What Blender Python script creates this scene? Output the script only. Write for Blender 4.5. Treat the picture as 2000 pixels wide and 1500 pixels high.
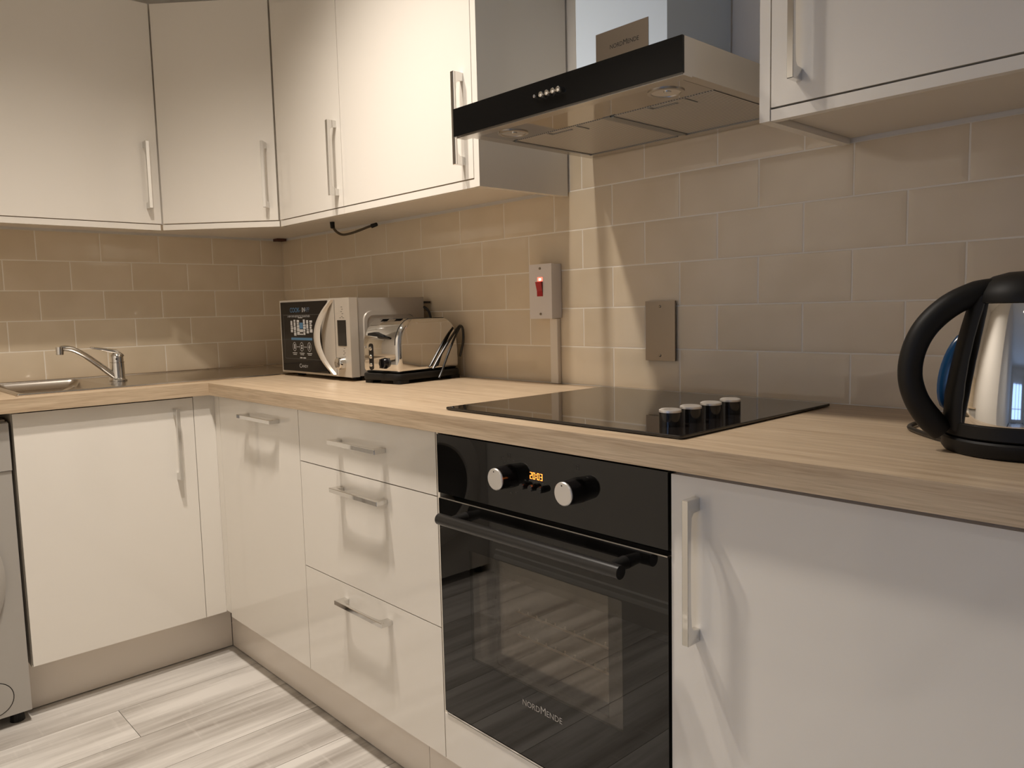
import bpy, bmesh, math, random
from mathutils import Vector, Matrix

sc = bpy.context.scene
for o in list(bpy.data.objects):
    bpy.data.objects.remove(o)
COL = sc.collection
R = math.radians

# ------------------------------------------------------------------ camera
CAM = Vector((3.0721, -1.5472, 1.1190))
YAW, PITCH, ROLL, FPX = R(-47.195), R(-5.510), R(-1.368), 1510.9
fw = Vector((math.cos(PITCH)*math.sin(YAW), math.cos(PITCH)*math.cos(YAW), math.sin(PITCH)))
rt = Vector((math.cos(YAW), -math.sin(YAW), 0)); up = rt.cross(fw)
r2 = rt*math.cos(ROLL)+up*math.sin(ROLL); u2 = -rt*math.sin(ROLL)+up*math.cos(ROLL)
cd = bpy.data.cameras.new('camera'); cam = bpy.data.objects.new('camera', cd); COL.objects.link(cam)
cam.matrix_world = Matrix(((r2.x, u2.x, -fw.x, CAM.x), (r2.y, u2.y, -fw.y, CAM.y), (r2.z, u2.z, -fw.z, CAM.z), (0, 0, 0, 1)))
cd.sensor_width = 36; cd.lens = FPX/2000*36; cd.clip_start = .02; cd.clip_end = 60
sc.camera = cam

# ------------------------------------------------------------------ world: blue dusk seen through the far window
w = bpy.data.worlds.new('world'); sc.world = w; w.use_nodes = True
bg = w.node_tree.nodes['Background']
bg.inputs[0].default_value = (.38, .57, 1.0, 1); bg.inputs[1].default_value = 3.0

# ------------------------------------------------------------------ ceiling lamps (spot lights sit inside the downlight fittings built below)
CEIL = 2.70
LAMPS = [  # x, y, watts, colour
    (1.66, -.96, 88, (1, .92, .835)),
    (1.34, -1.02, 148, (1, .91, .815)),
    (3.10, -2.6, 78, (1, .94, .87)),
]
for x, y, p, c in LAMPS:
    ld = bpy.data.lights.new('downlight_lamp', 'SPOT'); ld.energy = p; ld.color = c
    ld.spot_size = R(111); ld.spot_blend = 1.0; ld.shadow_soft_size = .04
    lo = bpy.data.objects.new('downlight_lamp', ld); COL.objects.link(lo); lo.location = (x, y, CEIL-.022)

vs = sc.view_settings
vs.view_transform = 'Standard'; vs.look = 'None'; vs.gamma = 1; vs.use_curve_mapping = False
vs.exposure = -0.17

# ------------------------------------------------------------------ materials
def mat(name, col, rough=.5, metal=0, coat=0, ior=1.5, spec=.5, aniso=0, emis=None, estr=0):
    m = bpy.data.materials.new(name); m.use_nodes = True
    b = m.node_tree.nodes['Principled BSDF']
    b.inputs['Base Color'].default_value = (*col, 1); b.inputs['Roughness'].default_value = rough
    b.inputs['Metallic'].default_value = metal; b.inputs['IOR'].default_value = ior
    b.inputs['Specular IOR Level'].default_value = spec
    b.inputs['Coat Weight'].default_value = coat; b.inputs['Coat Roughness'].default_value = .02
    b.inputs['Anisotropic'].default_value = aniso
    if emis:
        b.inputs['Emission Color'].default_value = (*emis, 1); b.inputs['Emission Strength'].default_value = estr
    return m
def srgb(r, g, b):
    f = lambda v: (v/255/12.92) if v/255 <= .04045 else ((v/255+.055)/1.055)**2.4
    return (f(r), f(g), f(b))
def nodes(m):
    nt = m.node_tree; return nt, nt.nodes, nt.links, nt.nodes['Principled BSDF']
def add_noise_col(m, c1, c2, scale=(1, 1, 1), nscale=5, detail=6, lo=.35, hi=.65, rnd=False, bump=0, rough_var=None):
    nt, N, L, b = nodes(m)
    tc = N.new('ShaderNodeTexCoord'); mp = N.new('ShaderNodeMapping'); mp.inputs['Scale'].default_value = scale
    src = tc.outputs['Object']
    if rnd:
        oi = N.new('ShaderNodeObjectInfo'); mu = N.new('ShaderNodeVectorMath'); mu.operation = 'MULTIPLY_ADD'
        cb = N.new('ShaderNodeCombineXYZ')
        for i in range(3): L.new(oi.outputs['Random'], cb.inputs[i])
        mu.inputs[1].default_value = (37, 53, 71); L.new(cb.outputs[0], mu.inputs[0]); L.new(src, mu.inputs[2]); src = mu.outputs[0]
    L.new(src, mp.inputs[0])
    nz = N.new('ShaderNodeTexNoise'); nz.inputs['Scale'].default_value = nscale; nz.inputs['Detail'].default_value = detail
    nz.inputs['Roughness'].default_value = .6
    L.new(mp.outputs[0], nz.inputs['Vector'])
    cr = N.new('ShaderNodeValToRGB'); cr.color_ramp.elements[0].position = lo; cr.color_ramp.elements[1].position = hi
    cr.color_ramp.elements[0].color = (*c1, 1); cr.color_ramp.elements[1].color = (*c2, 1)
    L.new(nz.outputs['Fac'], cr.inputs[0]); L.new(cr.outputs[0], b.inputs['Base Color'])
    if bump:
        bp = N.new('ShaderNodeBump'); bp.inputs['Strength'].default_value = bump; bp.inputs['Distance'].default_value = .002
        L.new(nz.outputs['Fac'], bp.inputs['Height']); L.new(bp.outputs[0], b.inputs['Normal'])
    return nz, cr, mp

M = {}
M['gloss'] = mat('gloss_cream_lacquer', srgb(234, 228, 218), .09, coat=.25)
M['cream'] = mat('cream_melamine', srgb(228, 219, 205), .38)
M['plinth'] = mat('cream_plinth_board', srgb(230, 220, 208), .22)
M['wallpaint'] = mat('pale_wall_paint', srgb(232, 227, 219), .85)
M['ceilpaint'] = mat('white_ceiling_paint', srgb(243, 241, 236), .9)
M['grout'] = mat('grout', srgb(240, 233, 220), .85)
M['tile'] = mat('beige_glazed_tile', srgb(196, 179, 153), .10, coat=.15)
add_noise_col(M['tile'], srgb(213, 197, 171), srgb(222, 207, 183), (6, 6, 6), 1.0, 2, .3, .7, rnd=True)
M['skirt'] = mat('white_skirting_gloss', srgb(225, 221, 213), .3)
M['chrome'] = mat('polished_chrome', (.74, .73, .71), .05, 1)
M['satin'] = mat('satin_nickel', (.66, .62, .56), .26, 1)
M['steel'] = mat('brushed_steel', (.58, .55, .51), .26, 1, aniso=.4)
M['steeld'] = mat('brushed_steel_dark', (.50, .47, .44), .04, 1)
M['sinksteel'] = mat('sink_steel', (.56, .51, .45), .22, 1)
M['capsteel'] = mat('spun_steel_cap', (.80, .77, .73), .33, .8, aniso=.5)
M['logoprint'] = mat('grey_logo_print', srgb(170, 164, 157), .5)
M['railwire'] = mat('bright_rack_wire', srgb(225, 215, 200), .3)
M['blackgl'] = mat('black_glass', (.006, .0055, .005), .015, ior=1.52)
M['hoodgl'] = mat('hood_black_glass', (.004, .004, .004), .03, ior=1.28)
M['hobgl'] = mat('hob_black_glass', (.010, .008, .007), .03, ior=1.55)
M['blackpl'] = mat('black_plastic', (.012, .011, .010), .32)
M['blackmt'] = mat('matt_black_plastic', (.010, .009, .008), .5, spec=.25)
M['blackgloss'] = mat('gloss_black_plastic', (.008, .007, .007), .10)
M['dark'] = mat('dark_gap', (.01, .008, .006), .9)
M['silver'] = mat('silver_paint', srgb(196, 187, 174), .34, .35)
M['silverb'] = mat('silver_body_paint', srgb(176, 168, 158), .36, .35)
M['washer'] = mat('washer_grey_enamel', srgb(176, 171, 164), .38, .15)
M['white'] = mat('white_plastic', srgb(226, 219, 214), .35)
M['whiteprint'] = mat('white_print', srgb(178, 175, 171), .5)
M['greyprint'] = mat('grey_print', srgb(84, 80, 76), .5)
M['blueprint'] = mat('blue_print', srgb(70, 108, 138), .5)
M['dimprint'] = mat('dim_blue_print', srgb(70, 84, 100), .5)
M["film"] = mat("pale_blue_film", srgb(188, 200, 212), .28)
M['red'] = mat('red_switch_plastic', srgb(176, 30, 34), .3)
M['neon'] = mat('red_neon', (.9, .08, .05), .3, emis=(1, .13, .08), estr=3)
M['neoncore'] = mat('neon_core', (1, .6, .45), .3, emis=(1, .55, .38), estr=5)
M['amber'] = mat('amber_digits', (.9, .3, .05), .4, emis=(1, .25, .035), estr=5)
M['bronze'] = mat('brushed_nickel_plate', (.27, .23, .19), .30, 1)
M['screw'] = mat('screw_metal', (.30, .26, .2), .35, 1)
M['bluewater'] = mat('blue_gauge_plastic', (.012, .062, .15), .2)
M['brownhole'] = mat('brown_corner_hole', srgb(84, 50, 36), .7)  # brown painted for the darkness of the corner hole
M['cable'] = mat('braided_cable', srgb(72, 60, 40), .6)
M['lampglow'] = mat('lamp_glow', (1, .9, .8), .3, emis=(1, .82, .6), estr=12)
M['bulb'] = mat('lamp_reflector', (.85, .82, .78), .18, 1)
M['enamel'] = mat('oven_enamel', (.06, .056, .05), .35)
M['meshmetal'] = mat('filter_mesh', (.62, .58, .52), .42, .35)
M['rail'] = mat('grey_filter_frame', (.30, .31, .32), .35, .9)

# perforated filter: fine wave relief
nt, N, L, b = nodes(M['meshmetal'])
tc = N.new('ShaderNodeTexCoord'); mp = N.new('ShaderNodeMapping'); mp.inputs['Rotation'].default_value = (0, 0, R(0))
wv = N.new('ShaderNodeTexWave'); wv.inputs['Scale'].default_value = 52; wv.wave_profile = 'SIN'; wv.bands_direction = 'X'
L.new(tc.outputs['Object'], mp.inputs[0]); L.new(mp.outputs[0], wv.inputs['Vector'])
cr = N.new('ShaderNodeValToRGB'); cr.color_ramp.elements[0].color = (.25, .23, .20, 1); cr.color_ramp.elements[1].color = (.74, .69, .62, 1)
L.new(wv.outputs['Fac'], cr.inputs[0]); L.new(cr.outputs[0], b.inputs['Base Color'])

# light oak worktop laminate
def oak(name, along):
    m = mat(name, srgb(196, 165, 128), .36)
    sx = (1.2, 26, 26) if along == 'x' else (26, 1.2, 26)
    nz, cr, mp = add_noise_col(m, srgb(176, 152, 124), srgb(207, 186, 158), sx, 2.4, 9, .28, .72, bump=.0)
    nt, N, L, b = nodes(m)
    # fine dark pores
    mp2 = N.new('ShaderNodeMapping'); mp2.inputs['Scale'].default_value = (8, 240, 240) if along == 'x' else (240, 8, 240)
    tc = [n for n in N if n.type == 'TEX_COORD'][0]
    L.new(tc.outputs['Object'], mp2.inputs[0])
    n2 = N.new('ShaderNodeTexNoise'); n2.inputs['Scale'].default_value = 2.0; n2.inputs['Detail'].default_value = 3
    L.new(mp2.outputs[0], n2.inputs['Vector'])
    c2 = N.new('ShaderNodeValToRGB'); c2.color_ramp.elements[0].position = .30; c2.color_ramp.elements[1].position = .62
    c2.color_ramp.elements[0].color = (.74, .72, .69, 1); c2.color_ramp.elements[1].color = (1.04, 1.04, 1.04, 1)
    L.new(n2.outputs['Fac'], c2.inputs[0])
    mx = N.new('ShaderNodeMix'); mx.data_type = 'RGBA'; mx.blend_type = 'MULTIPLY'; mx.inputs['Factor'].default_value = .75
    L.new(cr.outputs[0], mx.inputs[6]); L.new(c2.outputs[0], mx.inputs[7]); L.new(mx.outputs[2], b.inputs['Base Color'])
    bp = N.new('ShaderNodeBump'); bp.inputs['Strength'].default_value = .12; bp.inputs['Distance'].default_value = .0006
    L.new(n2.outputs['Fac'], bp.inputs['Height']); L.new(bp.outputs[0], b.inputs['Normal'])
    return m
M['oakx'] = oak('light_oak_laminate_lengthwise', 'x'); M['oaky'] = oak('light_oak_laminate_crosswise', 'y')

# limed grey oak planks (grain along y)
M['plank'] = mat('limed_grey_oak', srgb(190, 182, 172), .33)
nz, cr, mp = add_noise_col(M['plank'], srgb(146, 138, 129), srgb(216, 211, 204), (11, .75, 11), 1.5, 10, .30, .62, rnd=True)
nt, N, L, b = nodes(M['plank'])
mp2 = N.new('ShaderNodeMapping'); mp2.inputs['Scale'].default_value = (9, 60, 9)
vm = [n for n in N if n.type == 'VECT_MATH'][0]; L.new(vm.outputs[0], mp2.inputs[0])
n2 = N.new('ShaderNodeTexNoise'); n2.inputs['Scale'].default_value = 1.0; n2.inputs['Detail'].default_value = 2; L.new(mp2.outputs[0], n2.inputs['Vector'])
c2 = N.new('ShaderNodeValToRGB'); c2.color_ramp.elements[0].position = .62; c2.color_ramp.elements[1].position = .80
c2.color_ramp.elements[0].color = (0, 0, 0, 1); c2.color_ramp.elements[1].color = (.28, .28, .28, 1)
L.new(n2.outputs['Fac'], c2.inputs[0])
mx = N.new('ShaderNodeMix'); mx.data_type = 'RGBA'; L.new(c2.outputs[0], mx.inputs[0]); L.new(cr.outputs[0], mx.inputs[6])
mx.inputs[7].default_value = (*srgb(226, 220, 212), 1); L.new(mx.outputs[2], b.inputs['Base Color'])

# thin glass: reflects by fresnel, lets the rest through tinted
def thin_glass(name, tint, rough=.0, ior=1.5):
    m = bpy.data.materials.new(name); m.use_nodes = True; nt = m.node_tree; nt.nodes.clear()
    o = nt.nodes.new('ShaderNodeOutputMaterial'); mi = nt.nodes.new('ShaderNodeMixShader')
    t = nt.nodes.new('ShaderNodeBsdfTransparent'); t.inputs[0].default_value = (*tint, 1)
    g = nt.nodes.new('ShaderNodeBsdfGlossy'); g.inputs['Roughness'].default_value = rough
    fr = nt.nodes.new('ShaderNodeFresnel'); fr.inputs[0].default_value = ior
    ge = nt.nodes.new('ShaderNodeNewGeometry'); mm = nt.nodes.new('ShaderNodeMapRange')   # same reflectance on both faces of the thin sheet
    mm.inputs['To Min'].default_value = ior; mm.inputs['To Max'].default_value = 1/ior
    nt.links.new(ge.outputs['Backfacing'], mm.inputs['Value']); nt.links.new(mm.outputs[0], fr.inputs[0])
    nt.links.new(fr.outputs[0], mi.inputs[0]); nt.links.new(t.outputs[0], mi.inputs[1]); nt.links.new(g.outputs[0], mi.inputs[2])
    nt.links.new(mi.outputs[0], o.inputs[0]); return m
M['ovenglass'] = thin_glass('smoked_oven_glass', (.84, .82, .79), 0, 1.6)
M['coatglass'] = thin_glass('coated_inner_oven_glass', (.80, .78, .75), 0, 2.2)
M['winglass'] = thin_glass('window_glass', (.95, .96, .97))
M['mwglass'] = mat('smoked_microwave_glass', (.010, .008, .007), .05, ior=1.3)

# ------------------------------------------------------------------ mesh helpers
def box(bm, x0, x1, y0, y1, z0, z1):
    v = [bm.verts.new(p) for p in ((x0, y0, z0), (x1, y0, z0), (x1, y1, z0), (x0, y1, z0), (x0, y0, z1), (x1, y0, z1), (x1, y1, z1), (x0, y1, z1))]
    for f in ((3, 2, 1, 0), (4, 5, 6, 7), (0, 1, 5, 4), (1, 2, 6, 5), (2, 3, 7, 6), (3, 0, 4, 7)): bm.faces.new([v[i] for i in f])
def bev(bm, w, seg=2, ang=30):
    es = [e for e in bm.edges if len(e.link_faces) == 2 and e.calc_face_angle(0) > R(ang)]
    bmesh.ops.bevel(bm, geom=es, offset=w, segments=seg, profile=.5, affect='EDGES', clamp_overlap=True)
def prism(bm, poly, fn, a, b):
    """extrude polygon: fn(u,v,t) -> xyz, t from a to b"""
    lo = [bm.verts.new(fn(u, v, a)) for u, v in poly]; hi = [bm.verts.new(fn(u, v, b)) for u, v in poly]
    n = len(poly); bm.faces.new(lo[::-1]); bm.faces.new(hi)
    for i in range(n): bm.faces.new((lo[i], lo[(i+1) % n], hi[(i+1) % n], hi[i]))
    bmesh.ops.recalc_face_normals(bm, faces=bm.faces[:])
def loft(bm, loops, cap0=True, cap1=True, closed=True):
    rs = [[bm.verts.new(p) for p in l] for l in loops]; n = len(rs[0])
    for a, b in zip(rs, rs[1:]):
        for i in range(n if closed else n-1): bm.faces.new((a[i], a[(i+1) % n], b[(i+1) % n], b[i]))
    if cap0: bm.faces.new(rs[0][::-1])
    if cap1: bm.faces.new(rs[-1])
    bmesh.ops.recalc_face_normals(bm, faces=bm.faces[:])
def ring(c, ax, r, n=24, ru=None):
    ax = Vector(ax).normalized(); t = Vector((0, 0, 1)) if abs(ax.z) < .9 else Vector((1, 0, 0))
    u = ax.cross(t).normalized(); v = ax.cross(u); c = Vector(c)
    return [c+u*math.cos(2*math.pi*i/n)*r+v*math.sin(2*math.pi*i/n)*(ru or r) for i in range(n)]
def cyl(bm, p0, p1, r0, r1=None, n=24, ch=0):
    p0, p1 = Vector(p0), Vector(p1); ax = p1-p0; r1 = r0 if r1 is None else r1
    if ch:
        d = ax.normalized()*ch
        loft(bm, [ring(p0, ax, r0, n), ring(p1-d, ax, r1, n), ring(p1, ax, r1-ch, n)])
    else: loft(bm, [ring(p0, ax, r0, n), ring(p1, ax, r1, n)])
def lathe(bm, prof, c=(0, 0, 0), n=48, cap0=True, cap1=True):
    loft(bm, [[(c[0]+r*math.cos(2*math.pi*i/n), c[1]+r*math.sin(2*math.pi*i/n), c[2]+z) for i in range(n)] for r, z in prof], cap0, cap1)
def smooth_path(pts, k=6):
    P = [Vector(p) for p in pts]; out = []
    for i in range(len(P)-1):
        a = P[max(i-1, 0)]; b = P[i]; c = P[i+1]; d = P[min(i+2, len(P)-1)]
        for j in range(k):
            t = j/k
            out.append(.5*((2*b)+(c-a)*t+(2*a-5*b+4*c-d)*t*t+(3*b-a-3*c+d)*t**3))
    out.append(P[-1]); return out
def tube(bm, pts, r, n=10, k=6, sq=1.0):
    P = smooth_path(pts, k) if k > 1 else [Vector(p) for p in pts]
    m = len(P); rr = r if isinstance(r, (list, tuple)) else None
    def rad(i):
        if rr is None: return r
        t = i/(m-1)*(len(rr)-1); j = min(int(t), len(rr)-2); return rr[j]+(rr[j+1]-rr[j])*(t-j)
    nrm = None; loops = []
    for i in range(m):
        t = (P[min(i+1, m-1)]-P[max(i-1, 0)]).normalized()
        if nrm is None:
            h = Vector((0, 0, 1)) if abs(t.z) < .9 else Vector((1, 0, 0)); nrm = t.cross(h).normalized()
        nrm = (nrm-t*nrm.dot(t)).normalized(); bn = t.cross(nrm)
        loops.append([P[i]+nrm*math.cos(2*math.pi*j/n)*rad(i)+bn*math.sin(2*math.pi*j/n)*rad(i)*sq for j in range(n)])
    loft(bm, loops)
def rrect(w, h, r, n=6, cx=0, cy=0):
    out = []
    for qx, qy, a0 in ((1, 1, 0), (-1, 1, 90), (-1, -1, 180), (1, -1, 270)):
        for i in range(n+1):
            a = R(a0+90*i/n); out.append((cx+qx*(w/2-r)+r*math.cos(a), cy+qy*(h/2-r)+r*math.sin(a)))
    return out
def text_bm(bm, s, size, fn, t=.0004, align='LEFT', sx=1.0):
    cu = bpy.data.curves.new('lettering', 'FONT'); cu.body = s; cu.size = size; cu.align_x = align; cu.resolution_u = 3
    ob = bpy.data.objects.new('lettering', cu); me = ob.to_mesh()
    vs_ = [bm.verts.new(fn(v.co.x*sx, v.co.y, t)) for v in me.vertices]
    wid = max((v.co.x for v in me.vertices), default=0)*sx
    for p in me.polygons:
        try: bm.faces.new([vs_[i] for i in p.vertices])
        except ValueError: pass
    ob.to_mesh_clear(); bpy.data.objects.remove(ob); bpy.data.curves.remove(cu)
    return wid

def thing(name, label, cat, loc=(0, 0, 0), rz=0, group=None, kind=None):
    o = bpy.data.objects.new(name, None); COL.objects.link(o); o.empty_display_size = .05
    o.location = loc; o.rotation_euler = (0, 0, rz); o['label'] = label; o['category'] = cat
    if group: o['group'] = group
    if kind: o['kind'] = kind
    o['_off'] = loc
    return o
def root_of(p):
    while p.parent: p = p.parent
    return p
def put(name, bm, m, parent=None, local=False, smooth=False, ang=35):
    """mesh object; world-coordinate bmesh is shifted into the frame of its thing unless local"""
    if parent is not None and not local:
        rl = root_of(parent).location
        bmesh.ops.translate(bm, verts=bm.verts[:], vec=-Vector(rl))
    me = bpy.data.meshes.new(name); bm.normal_update(); bm.to_mesh(me); bm.free()
    ms = m if isinstance(m, (list, tuple)) else [m]
    for k in ms: me.materials.append(k)
    if smooth:
        for p in me.polygons: p.use_smooth = True
        me.set_sharp_from_angle(angle=R(ang))
    o = bpy.data.objects.new(name, me); COL.objects.link(o)
    if parent is not None: o.parent = parent
    return o
def pbox(name, dims, m, parent=None, bv=0, local=False, seg=2):
    bm = bmesh.new(); box(bm, *dims)
    if bv: bev(bm, bv, seg)
    return put(name, bm, m, parent, local)
def tag(o, label=None, cat=None, group=None, kind=None):
    if label: o['label'] = label
    if cat: o['category'] = cat
    if group: o['group'] = group
    if kind: o['kind'] = kind
    return o
def struct(o, label=None, cat=None):
    return tag(o, label, cat, kind='structure')

# ------------------------------------------------------------------ the setting
ZT = .912                       # worktop top
YF = -1.74                      # wall opposite the cooker
XO = 2.20                       # where that wall ends and the living room opens
XR, YB = 4.3, -6.2              # living room
fl = struct(pbox('floor', (-.1, XR+.1, YB-.1, .1, -.06, -.012), M['dark']), 'limed grey oak plank floor of the kitchen', 'floor')
PW = .195; random.seed(4)
joints = {2: [-.95]}
k0 = 0
shared = {}
for k in range(0, 21):
    x0 = .733+PW*(k-2); x1 = x0+PW
    ys = joints.get(k, [-1.35-random.uniform(.0, .35)] if k < 8 else [-.5-random.uniform(.2, 1.1)])
    y = ys[0]
    cuts = [-.42, y, y-1.25, y-2.5, y-3.75, y-5.0]
    for a, bb in zip(cuts, cuts[1:]):
        if a < YB+.3: continue
        bb = max(bb, YB)
        if x0 < XO-.05 and a < YF-.05: continue
        if x0 < XO-.05: bb = max(bb, YF-.06)
        bm = bmesh.new(); box(bm, x0+.0007, x1-.0007, bb+.0007, a-.0007, -.012, 0)
        bev(bm, .0010, 1)
        put('plank', bm, M['plank'], fl)

wb = struct(pbox('wall_back', (0, XR, 0, .1, 0, CEIL), M['wallpaint']), 'tiled wall behind the hob and hood', 'wall')
wl = struct(pbox('wall_left', (-.1, 0, YF, .1, 0, CEIL), M['wallpaint']), 'tiled wall behind the sink', 'wall')
struct(pbox('wall_front', (-.1, XO, YF-.1, YF, 0, CEIL), M['wallpaint']), 'plain painted wall opposite the oven', 'wall')
struct(pbox('wall_side', (XO-.1, XO, YB, YF-.1, 0, CEIL), M['wallpaint']), 'plain painted wall along the living room', 'wall')
struct(pbox('wall_right', (XR, XR+.1, YB, .1, 0, CEIL), M['wallpaint']), 'plain painted wall right of the kettle', 'wall')
struct(pbox('ceiling', (-.1, XR+.1, YB-.1, .1, CEIL, CEIL+.1), M['ceilpaint']), 'white ceiling', 'ceiling')
# far wall with window
bm = bmesh.new(); WX0, WX1, WZ0, WZ1 = 2.55, 3.95, .25, 2.15
box(bm, XO-.1, WX0, YB-.1, YB, 0, CEIL); box(bm, WX1, XR+.1, YB-.1, YB, 0, CEIL)
box(bm, WX0, WX1, YB-.1, YB, 0, WZ0); box(bm, WX0, WX1, YB-.1, YB, WZ1, CEIL)
struct(put('wall_far', bm, M['wallpaint']), 'living room wall around the tall window', 'wall')
wn = thing('window_1', 'tall living room window with dusk outside', 'window', ((WX0+WX1)/2, YB-.05, WZ0), kind='structure')
bm = bmesh.new(); W3 = (WX1-WX0)/3
for xx in (WX0, WX0+W3, WX0+2*W3, WX1-.05): box(bm, xx, xx+.05, YB-.08, YB-.03, WZ0, WZ1)
for zz in (WZ0, 1.1, WZ1-.05):
    box(bm, WX0+.05, WX1-.05, YB-.08, YB-.03, zz, zz+.05)
put('window_frame', bm, M['skirt'], wn)
for i in range(3): pbox('pane', (WX0+W3*i+.05, WX0+W3*(i+1)-.0, YB-.058, YB-.052, WZ0+.05, WZ1-.05), M['winglass'], wn)
# skirting boards
def skirting(name, label, fn, a, b):
    bm = bmesh.new()
    prism(bm, [(0, 0), (.018, 0), (.018, .072), (.014, .082), (.010, .088), (.008, .104), (0, .108)], fn, a, b)
    return struct(put(name, bm, M['skirt']), label, 'baseboard')
skirting('baseboard_front', 'white moulded skirting opposite the oven', lambda u, v, t: (t, YF+u, v), .66, XO+.018)
skirting('baseboard_side', 'white moulded skirting along the living room wall', lambda u, v, t: (XO+u, t, v), YB, YF+.0)
skirting('baseboard_right', 'white moulded skirting on the living room right wall', lambda u, v, t: (XR-u, t, v), YB, -.02)

# tiles: 200 x 100 brick bond, every tile its own piece
TW, TH, G = .203, .103, .0034
def tile_mesh(w_, h_, e=.0008, top=.0045, bw=.0095):
    key = (round(w_, 4), round(h_, 4))
    if key in shared: return shared[key]
    bm = bmesh.new(); bwx = min(bw, w_*.4); bwz = min(bw, h_*.4)
    def lp(ix, iz, d): return [(-w_/2+ix, -d, -h_/2+iz), (w_/2-ix, -d, -h_/2+iz), (w_/2-ix, -d, h_/2-iz), (-w_/2+ix, -d, h_/2-iz)]
    loft(bm, [lp(0, 0, -.0005), lp(0, 0, .0022), lp(.0008, .0008, .0025), lp(bwx*.6, bwz*.6, .0028), lp(bwx, bwz, .0030), lp(bwx+.004, bwz+.004, .00305)])
    me = bpy.data.meshes.new('tile'); bm.normal_update(); bm.to_mesh(me); bm.free(); me.materials.append(M['tile'])
    shared[key] = me; return me
grb = pbox('grout', (0, 3.35, -.0021, -.0002, ZT-.03, ZT+5*TH+.0), M['grout'], wb)
pbox('grout', (1.648, 2.374, -.0021, -.0002, ZT+5*TH, ZT+6*TH), M['grout'], wb)
pbox('grout', (.0002, .0021, -1.74, 0, ZT-.03, ZT+5*TH), M['grout'], wl)
def lay(row, joints_, lim0, lim1, wall, left):
    z = ZT+(row+.5)*TH
    js = [lim0]+[j for j in joints_ if lim0+.02 < j < lim1-.02]+[lim1]
    for a, c in zip(js, js[1:]):
        me = tile_mesh(c-a-G, TH-G)
        o = bpy.data.objects.new('tile', me); COL.objects.link(o); o.parent = wall
        if not left: o.location = ((a+c)/2, -.0002, z)
        else: o.location = (.0002, -(a+c)/2, z); o.rotation_euler = (0, 0, R(90))
for row in range(6):
    off = .0668 if row % 2 == 1 else .0668+TW/2-TW
    js = [off+TW*i for i in range(0, 18)]
    if row < 5: lay(row, js, .0, 3.35, wb, False)
    else: lay(row, js, 1.648, 2.374, wb, False)
    offl = .0995 if row % 2 == 0 else .0995+TW/2-TW
    if row < 5: lay(row, [offl+TW*i for i in range(0, 10)], .002, 1.735, wl, True)

# ------------------------------------------------------------------ worktops
XL = .655; YW = -.605; TT = .038
wtr = pbox('worktop', (XL+.0004, 3.0, YW, -.0055, ZT-TT, ZT), M['oakx'], None, .0025)
tag(wtr, 'light oak laminate worktop run carrying hob, microwave and kettle', 'worktop')
SX0, SX1, SY0, SY1 = .105, .552, -1.088, -.835         # bowl opening
bm = bmesh.new()
box(bm, .0055, XL, SY1, -.0055, ZT-TT, ZT); box(bm, .0055, XL, -1.735, SY0, ZT-TT, ZT)
box(bm, .0055, SX0, SY0, SY1, ZT-TT, ZT); box(bm, SX1, XL, SY0, SY1, ZT-TT, ZT)
tag(put('worktop', bm, M['oaky']), 'light oak laminate worktop run holding the steel sink', 'worktop')

# ------------------------------------------------------------------ cabinets
def handle(parent, c, along, out, Lh=.22, w_=.011, name='handle'):
    c, al, ou = Vector(c), Vector(along).normalized(), Vector(out).normalized(); wi = al.cross(ou)
    h = Lh/2; D = .031
    half = [(h, 0), (h, D-.001), (h-.001, D)]
    inner = [(h-.020, 0), (h-.0215, .016), (h-.027, .0205), (h*.55, .0225), (0, .0232)]
    poly = [(-a, d) for a, d in half] + [(a, d) for a, d in half[::-1]] + inner + [(-a, d) for a, d in inner[:-1][::-1]]
    bm = bmesh.new(); prism(bm, poly, lambda u, v, t: c+al*u+ou*v+wi*t, -w_/2, w_/2)
    bev(bm, .0007, 1, 50)
    return put(name, bm, M['chrome'], parent)

BZ0, BZ1 = .150, .8685         # base door bottom / top
YD = -.580; XD = .630           # door faces
DT = .018
def front(name, parent, x0, x1, z0, z1):     # front on the back run
    return pbox(name, (x0+.0013, x1-.0013, YD, YD+DT, z0+.0013, z1-.0013), M['gloss'], parent, .0012)
def carcass(parent, x0, x1, z0=.15, z1=ZT-TT-.001, y0=YD+DT+.002):
    bm = bmesh.new()
    t = .018
    box(bm, x0, x0+t, y0, -.03, z0, z1); box(bm, x1-t, x1, y0, -.03, z0, z1)
    box(bm, x0+t, x1-t, y0, -.03, z0, z0+t); box(bm, x0+t, x1-t, -.036, -.03, z0+t, z1); box(bm, x0+t, x1-t, y0, y0+.1, z1-t, z1)
    return put('carcass', bm, M['cream'], parent)

# sink base cabinet (left run)
t = thing('base_cabinet', 'cream gloss sink base cabinet with one door and vertical handle, beside the washing machine', 'cabinet', (.32, -.89, .15))
bm = bmesh.new(); xx = XD-DT-.002
box(bm, .03, xx, -1.13, -1.112, .15, ZT-TT-.001); box(bm, .03, xx, -.648, -.630, .15, ZT-TT-.001); box(bm, .03, xx, -1.112, -.648, .15, .168)
box(bm, .03, .036, -1.112, -.648, .168, .7)
put('carcass', bm, M['cream'], t)
d = pbox('door', (XD-DT, XD, -1.1295, -.6475, .158, BZ1), M['gloss'], t, .0012)
handle(d, (XD, -.7035, .730), (0, 0, 1), (1, 0, 0))
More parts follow.
